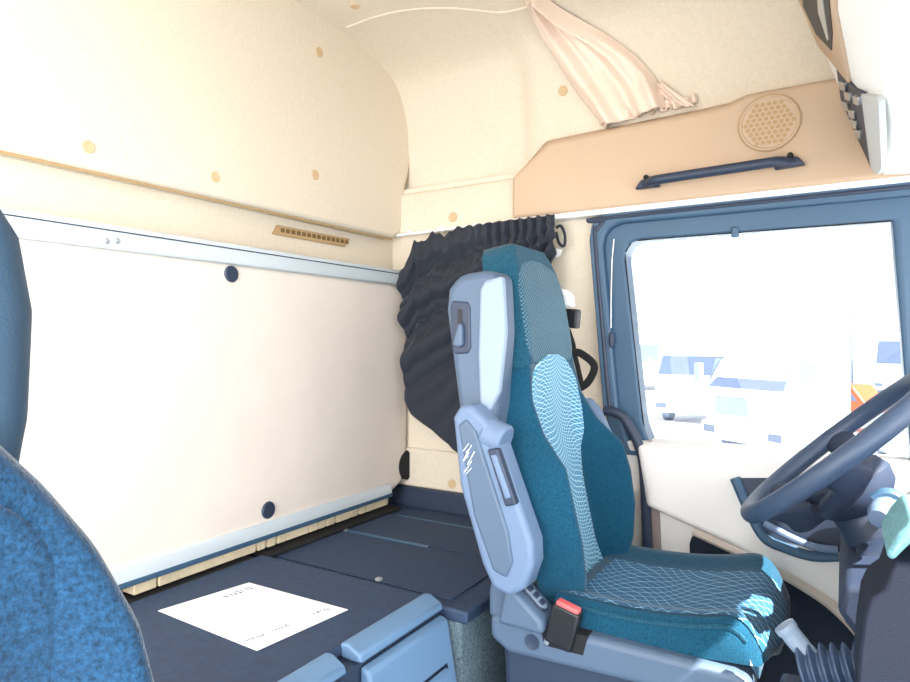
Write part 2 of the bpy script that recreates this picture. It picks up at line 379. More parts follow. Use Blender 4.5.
# grab handle
gh = thing('grab_rail', 'dark blue plastic grab rail screwed to the tan shelf under the speaker', 'grab rail', (-0.31, 1.93, 1.66))
def hpt(u, v, y): return ony(u, v, y)
A0, A1 = ony(645, 184, 1.92), ony(793, 162, 1.92)
dirh = (A1-A0).normalized()
L = (A1-A0).length
bar = [A0 + dirh*(L*t) + Vector((0, -0.03*sstep(min(t, 1-t)/0.10), 0)) for t in [i/30 for i in range(31)]]
obj('grip', tube(bar, [0.014]*31, ry=0.014, sides=14), M['slate_dark'], gh)
for p, sgn in ((A0, -1), (A1, 1)):
    f = bmesh.new(); prism([p+dirh*(sgn*0.030)+Vector((0, 0.014, -0.012)), p+dirh*(sgn*0.012)+Vector((0, 0.014, 0.012)), p+dirh*(-sgn*0.035)+Vector((0, 0.014, 0.016)), p+dirh*(-sgn*0.045)+Vector((0, 0.014, -0.014))], (0, -0.022, 0), f)
    mt = obj('mount', f, M['slate_dark'], gh, bevel=0.005, seg=3)
    obj('screw_cap', lathe([(0, 0), (0.008, 0), (0.009, 0.004), (0.007, 0.012), (0, 0.013)], p+dirh*(-sgn*0.006)+Vector((0, -0.004, 0.014)), (0, -1, 0.3), seg=14), M['black'], mt)
# vent slot in the back trim
v0, v1, v2, v3 = (onx(*q, XB+0.002) for q in ((276, 225), (349, 239), (344, 247), (271, 234)))
vt = thing('air_vent', 'narrow slotted brown air vent in the cream trim above the bunk rail', 'vent', (XB, (v0.y+v1.y)/2, v3.z))
obj('vent_frame', prism([v0, v1, v2, v3], (0.006, 0, 0)), M['tan_dark'], vt, bevel=0.002)
vm = bmesh.new(); 
for k in range(14):
    yy = v0.y+0.02+(v1.y-v0.y-0.04)*k/13; zz = v0.z+(v1.z-v0.z)*k/13
    add_box(vm, (XB+0.008, yy, zz-0.014), (0.006, 0.013, 0.012))
obj('vent_slots', vm, mat('vent_brown', (110, 86, 52), 0.8), vt)
# round trim plugs
def plug(tree, u, v, rpx, label):
    p, n = cast(tree, u, v)
    if p is None: print('PLUG MISS', u, v); return
    d = (p-CAM).dot(DV); r = rpx*d/F
    o = obj('trim_plug', lathe([(r, -0.001), (r, 0.002), (r*0.9, 0.0035), (r*0.5, 0.003), (0, 0.003)], p, n, seg=20), M['plug'])
    tag(o, label, 'plug', 'round tan trim plugs in the cream lining')
swbvh, trbvh, t3bvh = bvh(sw), bvh(tr), bvh(t3)
plug(upbvh, 88, 147, 6.5, 'round tan plug at far left of the cream back lining, beside passenger seat')
plug(upbvh, 215, 177, 5.5, 'round tan plug low in the back lining, just above the seam, left of two')
plug(upbvh, 315, 175, 5, 'round tan plug low in the back lining, up and right of the air vent')
plug(upbvh, 319, 52, 5, 'round tan plug high in the right part of the back lining')
plug(cebvh, 355, 6, 4.5, 'flat tan plug in the ceiling by the roof seam')
plug(cebvh, 563, 91, 5, 'round tan plug beside the lower left edge of the tied beige curtain')
plug(trbvh, 453, 217, 5, 'round tan plug in the strip just above the black curtain rail')
plug(t3bvh, 452, 484, 4.5, 'round tan plug in the lower corner trim beneath the black curtain')

# ================================================================== BUNK folded up against the back wall
XP = -1.416
YE = 1.985
bk = thing('folded_bunk', 'cream felt bunk board folded up against the back wall between two aluminium rails', 'bunk', (XP-0.03, 0.9, 0.585))
BP = [(-0.35, 0.60), (1.90, 0.60), (1.95, 0.62), (1.975, 0.68), (1.985, 0.80), (1.985, 1.36), (-0.35, 1.36)]
obj('board', prism([(XP-0.055, y, z) for y, z in BP], (0.052, 0, 0)), M['felt_panel'], bk, bevel=0.012, seg=3)
rt = obj('rail', box(XP-0.06, XP+0.008, -0.35, 1.975, 1.357, 1.412), M['alu'], bk, bevel=0.004)
obj('groove', box(XP+0.0075, XP+0.0095, -0.35, 1.975, 1.397, 1.400), M['slate_dark'], rt)
obj('end_cap', box(XP-0.06, XP+0.010, 1.972, 1.985, 1.357, 1.412), M['slate'], rt, bevel=0.003)
for u in (106.5, 117):
    p = onx(u, 241, XP+0.008); obj('screw', lathe([(0, -0.002), (0.0065, -0.002), (0.0065, 0.002), (0.004, 0.004), (0, 0.004)], p, (1, 0, 0), seg=14), M['silver'], rt)
rb = obj('rail', xz([(XP-0.05, 0.632), (XP+0.004, 0.632), (XP+0.012, 0.612), (XP+0.012, 0.585), (XP-0.05, 0.585)], -0.35, 1.87), M['alu'], bk, bevel=0.003)
obj('lower_lip', box(XP+0.008, XP+0.0145, -0.35, 1.87, 0.5845, 0.598), M['slate'], rb, bevel=0.002)
for (u, v, r) in ((231, 274, 0.0225), (268, 510, 0.0245)):
    p = onx(u, v, XP-0.003); obj('round_plug', lathe([(0, -0.002), (r, -0.002), (r, 0.003), (r*0.86, 0.006), (0, 0.006)], p, (1, 0, 0), seg=32), M['slate_dark'], bk)
p = onx(406.5, 465, XP-0.004)
obj('edge_catch', lathe([(0, -0.01), (0.055, -0.01), (0.055, 0.006), (0.045, 0.012), (0, 0.012)], (p.x, 1.985, p.z), (1, 0, 0), seg=28), M['rubber'], bk)
# wooden slat ends under the bunk
WB = [(134, 157), (159, 256), (258, 266), (268, 276), (278, 286), (287, 309), (310, 318), (319, 326), (327, 335), (337, 351), (352, 358), (360, 366), (367, 388)]
WB = [(onx(a, 560, XP-0.012).y, onx(b, 560, XP-0.012).y, k) for k, (a, b) in enumerate(WB)]
nm = ['first', 'second', 'third', 'fourth', 'fifth', 'sixth', 'seventh', 'eighth', 'ninth', 'tenth', 'eleventh', 'twelfth', 'thirteenth']
for y0, y1, k in WB:
    o = obj('wooden_slat', box(XP-0.06, XP-0.012, y0, y1, 0.550, 0.5845), M['wood'], bevel=0.003)
    tag(o, 'pale wooden slat under the lower bunk rail, %s counting from the passenger seat' % nm[k], 'slat', 'pale slats under the bunk rail')
# ================================================================== BUNK BASE (black plateau) and storage chest
bb = thing('bunk_base', 'low black bunk base running along the back wall behind the driver seat', 'bunk base', (-1.12, 1.2, 0.0))
obj('top_board', box(XB+0.002, -0.735, 1.262, 1.968, 0.50, 0.53), M['mat'], bb, bevel=0.006)
obj('riser', box(XB+0.01, -0.75, 1.265, 1.965, 0.0, 0.50), M['carpet'], bb)
def zpt(u, v, z=0.531): p = onz(u, v, z); return p
ld = obj('storage_lid', prism([(-1.40, 1.30, 0.5305), (-0.80, 1.30, 0.5305), (-0.80, 1.585, 0.5305), (-1.40, 1.585, 0.5305)], (0, 0, 0.004)), M['mat'], bb, bevel=0.002)
obj('edge_strip', box(-1.385, -1.06, 1.588, 1.60, 0.5305, 0.537), M['slate'], bb, bevel=0.002)
obj('lid_edge', box(-1.36, -0.90, 1.83, 1.838, 0.5305, 0.534), M['slate'], bb, bevel=0.001)
l2 = obj('storage_lid', prism([(-1.40, 1.61, 0.5305), (-0.80, 1.61, 0.5305), (-0.80, 1.825, 0.5305), (-1.40, 1.825, 0.5305)], (0, 0, 0.003)), M['mat'], bb, bevel=0.002)
obj('rivet', lathe([(0.012, 0), (0.012, 0.004), (0.006, 0.007), (0, 0.007)], (-1.385, 1.594, 0.531), (0, 0, 1), seg=14), M['silver'], bb)
obj('rear_sill', box(XB+0.004, XP+0.03, 1.265, 1.90, 0.53, 0.543), M['rubber'], bb, bevel=0.003)

ch = thing('storage_chest', 'blue-grey plastic storage chest with black lid, standing below the folded bunk', 'chest', (-1.05, 0.6, 0.0))
obj('rear_sill', box(-1.49, -1.385, -0.3, 1.245, 0.50, 0.544), M['rubber'], ch, bevel=0.003)
obj('lid', box(-1.39, -0.84, -0.3, 1.25, 0.5315, 0.555), M['mat'], ch, bevel=0.008, seg=3)
obj('latch', lathe([(0.010, 0), (0.010, 0.004), (0.005, 0.006), (0, 0.006)], onz(379, 580, 0.555), (0, 0, 1), seg=14), M['silver'], ch)
obj('body', box(-1.38, -0.80, -0.3, 1.245, 0.0, 0.528), M['slate_dark'], ch)
def drawer(y0, y1):
    lip = xz([(-0.845, 0.558), (-0.825, 0.560), (-0.795, 0.545), (-0.79, 0.530), (-0.82, 0.528), (-0.845, 0.53)], y0, y1)
    obj('lid_lip', lip, M['chest'], ch, bevel=0.005, seg=3)
    d = obj('drawer', xz([(-0.80, 0.522), (-0.775, 0.515), (-0.735, 0.30), (-0.73, 0.05), (-0.80, 0.05)], y0+0.004, y1-0.004), M['chest'], ch, bevel=0.008, seg=3)
    hx0 = -0.745; m_ = bmesh.new()
    def f(z): return -0.775+(0.505-z)*0.195
    ya, yb = y0+0.09, y1-0.035
    prism([(f(0.43)+0.0015, ya, 0.43), (f(0.43)+0.0015, yb, 0.43), (f(0.40)+0.0015, yb, 0.40), (f(0.33)+0.0015, ya+0.02, 0.33)], (-0.004, 0, 0), m_)
    prism([(f(0.43)+0.0015, ya, 0.43), (f(0.43)+0.0015, yb, 0.43), (f(0.33)+0.0015, yb-0.02, 0.33), (f(0.33)+0.0015, ya, 0.33)], (-0.003, 0, 0), m_)
    h = obj('handle_recess', m_, M['slate_dark'], d)
    obj('pull_bar', xz([(f(0.425)+0.001, 0.425), (f(0.425)+0.016, 0.42), (f(0.395)+0.014, 0.395), (f(0.395), 0.395)], ya+0.01, yb-0.008), M['chest'], d, bevel=0.003)
    obj('lower_lip', xz([(f(0.37)+0.001, 0.37), (f(0.37)+0.012, 0.365), (f(0.32)+0.012, 0.32), (f(0.32), 0.315)], ya+0.015, yb-0.012), M['vinyl'], d, bevel=0.003)
drawer(0.955, 1.25); drawer(0.50, 0.915); drawer(0.02, 0.47)

# sheet of paper lying on the chest
pc = [onz(u, v, 0.5565) for u, v in ((158, 611), (249, 583), (348, 610), (257, 651))]
pp = thing('paper_sheet', 'white sheet of paper lying on the black chest lid with upside-down writing', 'paper', ((pc[0]+pc[2])/2))
obj('sheet', prism(pc, (0, 0, 0.0012)), M['paper'], pp)
def bil(a, b): return pc[0]*(1-a)*(1-b) + pc[1]*a*(1-b) + pc[2]*a*b + pc[3]*(1-a)*b
# the writing is too small to read: small pen and print strokes at its place, size and slant
def scribble(p0, p1, hv, n, r, name, rnd):
    p0, p1 = Vector(p0), Vector(p1); bm = bmesh.new(); adv = (p1-p0)/n
    for i in range(n):
        q = p0 + adv*i; st = [q + adv*rnd.uniform(0, 0.7) + hv*rnd.uniform(0, 1) for _ in range(5)]
        tube(smooth_path(st, 3), r, bm, sides=4, up=Vector((0, 0, 1)))
    return obj(name, bm, M['ink'], pp, smooth=0)
UPV = Vector((0, 0, 0.0016)); rr_ = random.Random(3)
w0, w1 = onz(228, 598.5, 0.5565)+UPV, onz(256, 589, 0.5565)+UPV
scribble(w0, w1, (pc[1]-pc[2])*0.07, 7, 0.0011, 'handwriting', rr_)
for a0, a1 in (((247, 642.5), (267, 635.5)), ((273, 632), (292, 626)), ((314.5, 615.5), (331, 609.5))):
    scribble(onz(*a0, 0.5565)+UPV, onz(*a1, 0.5565)+UPV, (pc[1]-pc[2])*0.035, 6, 0.0008, 'printed_line', rr_)

# ================================================================== BLACK CURTAIN in the corner
cr = thing('curtain_rail', 'thin white curtain rail along the side wall above the black curtain', 'rail', (-1.1, 1.965, 1.565))
obj('track', tube([(-1.46, 1.972, 1.553), (-0.80, 1.972, 1.562)], 0.006, sides=8), M['white'], cr)
for q in range(5): obj('clip', box(-1.40+q*0.14, -1.385+q*0.14, 1.958, 1.975, 1.548, 1.565), M['white'], cr, bevel=0.002)
TOP = [(0, -1.398, 1.40), (0.08, -1.365, 1.435), (0.14, -1.33, 1.515), (0.20, -1.29, 1.505), (0.26, -1.25, 1.54), (0.34, -1.20, 1.52), (0.42, -1.15, 1.545), (0.5, -1.09, 1.545), (0.75, -0.93, 1.552), (1, -0.79, 1.555)]
BOT = [(0, -1.375, 0.93), (0.1, -1.34, 0.885), (0.25, -1.25, 0.83), (0.4, -1.17, 0.77), (0.6, -1.05, 0.72), (1, -0.80, 0.70)]
def cur(p, q):
    tx, tz = interp(TOP, p); bx, bz = interp(BOT, p)
    z = tz+(bz-tz)*q; x = tx+(bx-tx)*sstep(q)
    head = 1-sstep((q-0.03)/0.25)
    fine = sin(p*2*pi*17+1.2*sin(p*9))*0.011*head*(0.12+0.88*sstep((p-0.42)*4))
    # drawn folds: tight at the gathered right end near the rail, opening down to the left
    ang = math.atan2(q+0.02, 1.12-p)
    soft = ((1-abs(sin(ang*13+0.5))**0.8)*0.055-0.022 + (1-abs(sin(ang*27+2.0)))*0.016)*sstep(q*6)*sstep(1.4-q)
    if p < 0.06: x -= 0.006*sin(q*pi*3)
    return Vector((x, 1.905+fine+soft, z+0.004*sin(p*2*pi*17)*head))
kc = obj('black_curtain', grid(cur, 240, 90, solid=0.002), M['curtain'], smooth=180)
tag(kc, 'black gathered curtain bunched behind the driver seat in the rear corner', 'curtain')
tb = thing('curtain_tie', 'small black strap with white tag hanging at the right end of the black curtain', 'strap', (-0.77, 1.95, 1.50))
lp_ = [ony(u, v, 1.95) for u, v in ((556, 228), (561, 226), (565, 236), (564, 246), (559, 243), (556, 232))]
obj('loop', tube(smooth_path(lp_, 4), 0.005, ry=0.002, sides=6), M['curtain'], tb)
tp = [ony(u, v, 1.955) for u, v in ((556, 248), (562, 250), (560, 256), (556, 258))]
obj('paper_tag', prism(tp, (0, 0.002, 0)), M['white'], tb)

# ================================================================== BEIGE CURTAIN tied to the roof
LEFT = [(0, 527, -12), (0.15, 533, 8), (0.35, 547, 42), (0.55, 563, 70), (0.75, 580, 96), (1, 607, 129)]
RIGHT = [(0, 534, -14), (0.15, 560, 6), (0.35, 603, 31), (0.55, 635, 54), (0.75, 655, 76), (1, 669, 108)]
def bcur(p, q):
    l = interp(LEFT, q); r = interp(RIGHT, q)
    u, v = l[0]+(r[0]-l[0])*p, l[1]+(r[1]-l[1])*p
    loc, n = cast(cebvh, u, v)
    wv = 0.030 + 0.016*sin(p*2*pi*1.5+0.4) + 0.007*sin(p*2*pi*4+q*5) + 0.006*sin(p*9+q*14)*sstep((q-0.5)*3)
    edge = sstep(min(p, 1-p)/0.12)
    return loc + n*(0.006 + wv*edge)
bt = thing('tied_curtain', 'beige satin curtain tied up between the roof seam and the speaker shelf', 'curtain', (-0.6, 1.95, 1.85))
obj('drape', grid(bcur, 46, 50, solid=0.002), M['satin'], bt, smooth=180)
def ruf(p, q):
    u = 598+(697-598)*p; v = 127-(127-107)*p - 9*q + 1.5*sin(p*50)
    pt = ony(u, v-3, 1.99); pt.y += 0.010*sin(p*2*pi*15+q*2)+0.006*noise.noise(Vector((p*12, q*3, 0)))
    return pt
obj('gathered_heading', grid(ruf, 150, 8, solid=0.002), M['satin'], bt, smooth=180)
def tuft(p, q):
    a = Vector((661, 84, 0)).lerp(Vector((697, 110, 0)), q); b = Vector((658, 92, 0)).lerp(Vector((676, 112, 0)), q)
    c = a.lerp(b, p); pt = ony(c.x, c.y-3, 1.99); pt.y -= 0.02*sin(p*pi)+0.008*sin(p*pi*4); return pt
obj('side_fold', grid(tuft, 16, 12, solid=0.002), M['satin'], bt, smooth=180)

# ================================================================== OVERHEAD CONSOLE above the windscreen
oc = thing('overhead_console', 'cream overhead console across the windscreen with dark storage opening and switches', 'console', (0.2, 1.1, 1.56))
OP = [(-0.13, 2.225), (-0.115, 2.12), (-0.10, 2.067), (0.06, 1.59), (0.085, 1.565), (0.13, 1.56), (0.62, 1.60), (0.62, 2.225)]
obj('body', xz(OP, -0.35, 1.932), M['white'], oc, bevel=0.012, seg=3)
P0 = Vector((-0.10, 1.9, 2.067)); fn = Vector((-0.477, 0, -0.16)).normalized()
def face(pts, off, th, bm=None):
    P = [onp(u, v, P0, fn)+fn*off for u, v in pts]
    for p in P: p.y = min(p.y, 1.925)
    return prism(P, fn*-th, bm)
obj('opening_lip', face([(800, 2), (822, 56), (852, 82), (846, 50), (838, 10), (837, -40), (805, -40)], 0.008, 0.012), M['tan'], oc, bevel=0.004)
obj('storage_opening', face([(806, -30), (807, 4), (820, 32), (836, 48), (837, 30), (832, -30)], 0.010, 0.004), M['black'], oc)
obj('bright_trim', face([(822, -30), (824, 10), (833, 38), (834.5, 36), (829, 0), (827, -30)], 0.012, 0.002), M['silver'], oc)
sp_ = obj('switch_panel', face([(839, 68), (843, 105), (858, 140), (874, 168), (880, 171), (868, 92), (858, 88)], 0.006, 0.010), M['slate_dark'], oc, bevel=0.002)
for (u, v) in ((847, 84), (852, 94), (849, 104), (856, 112), (858, 122), (862, 132), (861, 98)):
    obj('switch', face([(u-3, v-5), (u+3, v-3), (u+3.5, v+5), (u-2, v+3)], 0.012, 0.008), M['silver'], sp_, bevel=0.001)
obj('grey_cover', face([(866, 92), (882, 95), (885, 100), (887, 168), (882, 173), (875, 168)], 0.010, 0.012), mat('grey_cover', (188, 194, 196), 0.4), oc, bevel=0.003)

# ================================================================== SEATS
HIP = 0.57
def Bp(h, d, s, o): return Vector((o.x - 0.208*h + 0.978*d, o.y + s, o.z + HIP + 0.978*h + 0.208*d))
#       h     w     bolster thick dc
ROWS = [(-0.06, 0.15, 0.03, 0.06, -0.05), (-0.02, 0.18, 0.06, 0.06, -0.045), (0.06, 0.212, 0.095, 0.06, -0.045), (0.14, 0.236, 0.112, 0.06, -0.045), (0.23, 0.25, 0.115, 0.06, -0.045), (0.30, 0.242, 0.105, 0.06, -0.04),
        (0.38, 0.214, 0.058, 0.07, -0.044), (0.46, 0.192, 0.020, 0.08, -0.032), (0.54, 0.178, 0.006, 0.09, -0.014), (0.62, 0.174, 0.004, 0.10, -0.004), (0.72, 0.170, 0.0, 0.10, 0.002), (0.78, 0.158, 0.0, 0.095, -0.002), (0.815, 0.14, 0.0, 0.085, -0.008), (0.838, 0.115, 0.0, 0.07, -0.012), (0.85, 0.08, 0.0, 0.04, -0.035)]
# the passenger seat: a wide lower back that rounds off in front of a smooth, separate head part
LROWS = [(r[0], r[1]-0.008) + r[2:] for r in ROWS if r[0] < 0.29] + [(0.33, 0.236, 0.10, 0.06, -0.03), (0.40, 0.230, 0.06, 0.08, 0.0), (0.475, 0.204, 0.025, 0.10, 0.02), (0.535, 0.172, 0.008, 0.10, 0.03), (0.58, 0.140, 0.0, 0.10, 0.03), (0.61, 0.105, 0.0, 0.09, 0.024), (0.625, 0.06, 0.0, 0.06, 0.01)]
HROWS = [(0.30, 0.160, 0.0, 0.08, -0.03), (0.44, 0.150, 0.0, 0.10, -0.02), (0.52, 0.164, 0.0, 0.10, -0.008), (0.60, 0.180, 0.0, 0.10, 0.010), (0.70, 0.192, 0.0, 0.10, 0.016), (0.77, 0.188, 0.0, 0.10, 0.014), (0.815, 0.168, 0.0, 0.09, 0.006), (0.84, 0.14, 0.0, 0.07, -0.006), (0.85, 0.10, 0.0, 0.05, -0.02)]
ROWTAB = ROWS
def front_d(h, s):
    wv, b, th, dc = interp(ROWTAB, h)
    e = abs(s)/wv
    d = dc + b*sstep((e-0.52)/0.38)
    st = 0.80-0.10*sstep((h-0.46)/0.12)
    if e > st: d -= (0.075+0.35*b)*((e-st)/(1-st))**2.4
    return d
def back_mesh(o, h0, h1, n=48):
    bm = bmesh.new(); rings = []
    for i in range(n+1):
        h = h0+(h1-h0)*i/n; wv, b, th, dc = interp(ROWTAB, h); ring = []
        for k in range(57): s = wv*sin(-pi/2+pi*k/56); ring.append(bm.verts.new(Bp(h, front_d(h, s), s, o)))
        for k in range(9): s = wv*0.97*(1-2*(k+0.5)/9); ring.append(bm.verts.new(Bp(h, dc-th+0.04*abs(s/wv)**4, s, o)))
        rings.append(ring)
    for A, B in zip(rings, rings[1:]):
        m = len(A)
        for k in range(m): bm.faces.new((A[k], A[(k+1) % m], B[(k+1) % m], B[k]))
    bm.faces.new(rings[0][::-1]); bm.faces.new(rings[-1]); return bm
def inlay_mesh(o, h0, h1, wfn, off):
    def f(p, q):
        h = h0+(h1-h0)*q; s = (2*p-1)*wfn(h)
        e = min(1, (1-abs(2*p-1))/0.08)
        return Bp(h, front_d(h, s)+off*e-0.002, s, o)
    return grid(f, 28, 50)
CR = [(0, 0.0, 0.0), (0.05, 0.03, 0.0)]
def cushion(o, top_only=False):
    """sitting cushion: x from -0.04 to 0.40 ahead of the hip"""
    L_ = 0.43
    def surf(t, e):
        # t 0..1 back to front, e -1..1 across
        x = -0.03+L_*t; hw = 0.225+0.012*t
        z = 0.02+0.045*t - 0.02*sin(pi*t) + 0.022*sstep((abs(e)-0.5)/0.4)
        if t > 0.80: k = (t-0.80)/0.2; z -= 0.075*k*k*k + 0.01*k
        if abs(e) > 0.86: z -= 0.03*((abs(e)-0.86)/0.14)**2
        xx = x - 0.03*abs(e)**3*sstep((t-0.6)/0.4)
        return Vector((o.x+xx, o.y+e*hw, o.z+HIP+z))
    return surf
def make_seat(name, label, o, kind):
    global ROWTAB
    drv = kind == 'driver'; ROWTAB = ROWS if drv else LROWS
    rt_ = thing(name, label, 'seat', o)
    fb = M['fabric'] if drv else M['fabric_blue']; hd = M['fabric_head'] if drv else M['vinyl_blue']
    bk_ = obj('backrest', back_mesh(o, -0.06, 0.54 if drv else 0.625), fb, rt_, smooth=180)
    if not drv: ROWTAB = HROWS
    hr_ = obj('headrest', back_mesh(o, 0.535 if drv else 0.30, 0.85), hd, rt_, smooth=180)
    if drv: obj('headrest_front', inlay_mesh(o, 0.545, 0.80, lambda h: 0.002+0.150*max(0.0, 1-(abs(h-0.66)/0.142)**5)**0.5*interp(ROWS, h)[0]/0.178, 0.004), M['net_head'], hr_, smooth=180)
    if not drv: ROWTAB = LROWS
    obj('backrest_inlay', inlay_mesh(o, -0.02, 0.56, lambda h: 0.002+(0.122+0.026*sstep((h-0.25)/0.13))*math.sqrt(max(0.0, 1-max(0, (h-0.46)/0.102)**2)), 0.009), M['net_back'] if drv else fb, bk_, smooth=180)
    S = cushion(o)
    bm = grid(lambda p, q: S(q, 2*p-1), 28, 28)
    # sides and underside
    ed = [v for v in bm.verts if v.is_boundary]
    geom = bmesh.ops.extrude_edge_only(bm, edges=[e for e in bm.edges if e.is_boundary])
    for v in [g for g in geom['geom'] if isinstance(g, bmesh.types.BMVert)]:
        v.co.z = o.z+HIP-0.045+0.045*(v.co.x-o.x)/0.4; v.co.y = o.y+(v.co.y-o.y)*1.01
    cu = obj('seat_cushion', bm, fb, rt_, smooth=60, bevel=0.006)
    obj('cushion_inlay', grid(lambda p, q: S(0.06+0.93*q, -0.90+1.42*p)+Vector((0, 0, 0.003)), 26, 30), M['net_seat'] if drv else fb, cu, smooth=180)
    for e in (-0.97, 0.97):
        obj('piping', tube([S(0.04+0.9*i/24, e)+Vector((0, 0, 0.002)) for i in range(25)], 0.004, sides=6), M['fabric_head'], cu)
    W = lambda lx, lz, ly: Vector((o.x+lx, o.y+ly, o.z+lz))
    def side(pts, y0, y1, m, nm_, par, bev=0.01, seg=3):
        return obj(nm_, xz([(o.x+a, o.z+b) for a, b in pts], o.y+y0, o.y+y1), m, par, bevel=bev, seg=seg, smooth=50)
    SHP = [(-0.285, 1.22), (-0.28, 1.27), (-0.25, 1.302), (-0.19, 1.308), (-0.150, 1.302), (-0.142, 1.17), (-0.153, 1.04), (-0.155, 0.96), (-0.12, 0.75), (-0.09, 0.60), (-0.165, 0.60), (-0.225, 0.82)]
    side(SHP, -0.255, -0.165, M['shell'], 'side_shell', rt_, 0.02, 4)
    obj('back_shell', xz([(o.x+a, o.z+b) for a, b in ((-0.275, 1.24), (-0.22, 1.24), (-0.10, 0.60), (-0.16, 0.60), (-0.23, 0.9))], o.y-0.17, o.y+0.17), M['shell'], rt_, bevel=0.015, seg=3)
    if drv:
        side([(-0.19, 1.265), (-0.178, 1.284), (-0.134, 1.292), (-0.127, 1.17), (-0.142, 1.04), (-0.18, 0.965), (-0.19, 1.0), (-0.195, 1.12)], -0.262, -0.24, M['vinyl'], 'side_pad', rt_, 0.008)
        # recline lever in its plate
        pl_ = side([(-0.268, 1.23), (-0.262, 1.242), (-0.222, 1.238), (-0.216, 1.225), (-0.214, 1.135), (-0.222, 1.122), (-0.256, 1.12), (-0.263, 1.13)], -0.259, -0.245, M['slate_dark'], 'lever_plate', rt_, 0.004)
        side([(-0.247, 1.222), (-0.236, 1.221), (-0.235, 1.185), (-0.246, 1.186)], -0.261, -0.255, M['black'], 'slot', pl_, 0.001)
        side([(-0.256, 1.14), (-0.240, 1.19), (-0.230, 1.188), (-0.229, 1.14), (-0.24, 1.136)], -0.272, -0.257, M['shell'], 'lever', pl_, 0.005)
        # folded-up near armrest
        AR = [(-0.222, 0.985), (-0.205, 1.012), (-0.18, 1.016), (-0.14, 0.985), (-0.115, 0.95), (-0.034, 0.745), (-0.032, 0.70), (-0.05, 0.65), (-0.085, 0.625), (-0.125, 0.635), (-0.15, 0.68), (-0.205, 0.84)]
        ar = side(AR, -0.325, -0.262, M['lilac'], 'armrest', rt_, 0.02, 5)
        side([(-0.205, 0.97), (-0.185, 0.985), (-0.16, 0.96), (-0.085, 0.76), (-0.075, 0.70), (-0.09, 0.665), (-0.12, 0.675), (-0.165, 0.78)], -0.331, -0.30, M['shell'], 'side_cover', ar, 0.006, 3)
        hl = [(-0.132, 0.925), (-0.108, 0.93), (-0.065, 0.82), (-0.09, 0.812)]
        hp_ = side(hl, -0.334, -0.30, M['slate_dark'], 'adjuster', ar, 0.004)
        side([(-0.123, 0.915), (-0.109, 0.918), (-0.075, 0.833), (-0.088, 0.828)], -0.339, -0.31, M['lilac'], 'button', hp_, 0.004)
        obj('hinge_ring', tube([W(-0.155, 0.955, -0.294), W(-0.108, 0.938, -0.294)], 0.036, sides=14), M['lilac'], ar, bevel=0.006)
        scr = bmesh.new()
        for k in range(9):
            a_ = random.uniform(-0.192, -0.172); z_ = random.uniform(0.865, 0.925); l_ = random.uniform(0.012, 0.03)
            xz([(o.x+a_, o.z+z_), (o.x+a_+0.0015, o.z+z_), (o.x+a_+0.010+l_*0.3, o.z+z_+l_), (o.x+a_+0.0085+l_*0.3, o.z+z_+l_)], o.y-0.3318, o.y-0.328, scr)
        obj('scratches', scr, M['white'], ar, smooth=0)
        # far armrest, folded up behind the far bolster
        f2 = [(-0.165, 0.96), (-0.145, 0.985), (-0.125, 0.985), (-0.10, 0.96), (-0.05, 0.86), (-0.03, 0.76), (-0.04, 0.68), (-0.07, 0.64), (-0.12, 0.70), (-0.16, 0.86)]
        fa = side(f2, 0.255, 0.30, M['lilac'], 'armrest', rt_, 0.016, 4)
        # belt guide on the far shoulder
        bg_ = side([(-0.205, 1.245), (-0.205, 1.19), (-0.15, 1.185), (-0.145, 1.24)], 0.225, 0.265, M['black'], 'belt_guide', rt_, 0.006)
        side([(-0.175, 1.235), (-0.155, 1.232), (-0.157, 1.20), (-0.175, 1.20)], 0.262, 0.275, M['vinyl'], 'label_window', bg_, 0.002)
        side([(-0.20, 1.30), (-0.205, 1.25), (-0.155, 1.245), (-0.16, 1.28), (-0.18, 1.30)], 0.215, 0.25, M['white'], 'belt_cap', rt_, 0.01)
    # base
    BZ = 0.535
    side([(-0.17, 0.560), (0.325, 0.578), (0.345, 0.570), (0.335, 0.55), (-0.17, 0.515)], -0.225, 0.225, M['slate_dark'], 'cushion_pan', rt_, 0.012)
    band = [(-0.165, 0.55), (-0.14, 0.555), (0.33, 0.555), (0.36, 0.545), (0.36, 0.50), (0.30, 0.49), (-0.12, 0.475), (-0.165, 0.50)]
    side(band, -0.262, 0.262, M['shell'], 'base_rim', rt_, 0.014, 4)
    side([(-0.15, 0.50), (0.32, 0.50), (0.28, 0.28), (0.26, 0.0), (-0.12, 0.0), (-0.14, 0.28)], -0.235, 0.235, M['slate_dark'], 'pedestal', rt_, 0.02)
    side([(-0.172, 0.60), (-0.165, 0.625), (-0.11, 0.63), (-0.09, 0.54), (-0.172, 0.54)], -0.255, -0.18, M['shell'], 'rear_cover', rt_, 0.012)
    if drv:
        pod = side([(-0.135, 0.545), (-0.118, 0.622), (-0.095, 0.625), (-0.03, 0.572), (-0.028, 0.545)], -0.285, -0.20, M['shell'], 'control_pod', rt_, 0.01, 3)
        c0 = W(-0.066, 0.602, -0.244); ax = Vector((0.051, 0, -0.042)).normalized(); nn = Vector((0.042, 0, 0.051)).normalized(); ay = Vector((0, 1, 0))
        ov = rrect(0, 0, 0.036, 0.017, 0.0165, 6)
        pv = obj('switch_plate', prism([c0 + ax*a + ay*b - nn*0.004 for a, b in ov], nn*0.009), M['slate_dark'], pod, bevel=0.001)
        obj('plate_face', prism([c0 + ax*a*0.9 + ay*b*0.82 + nn*0.005 for a, b in ov], nn*0.0015), M['vinyl'], pv)
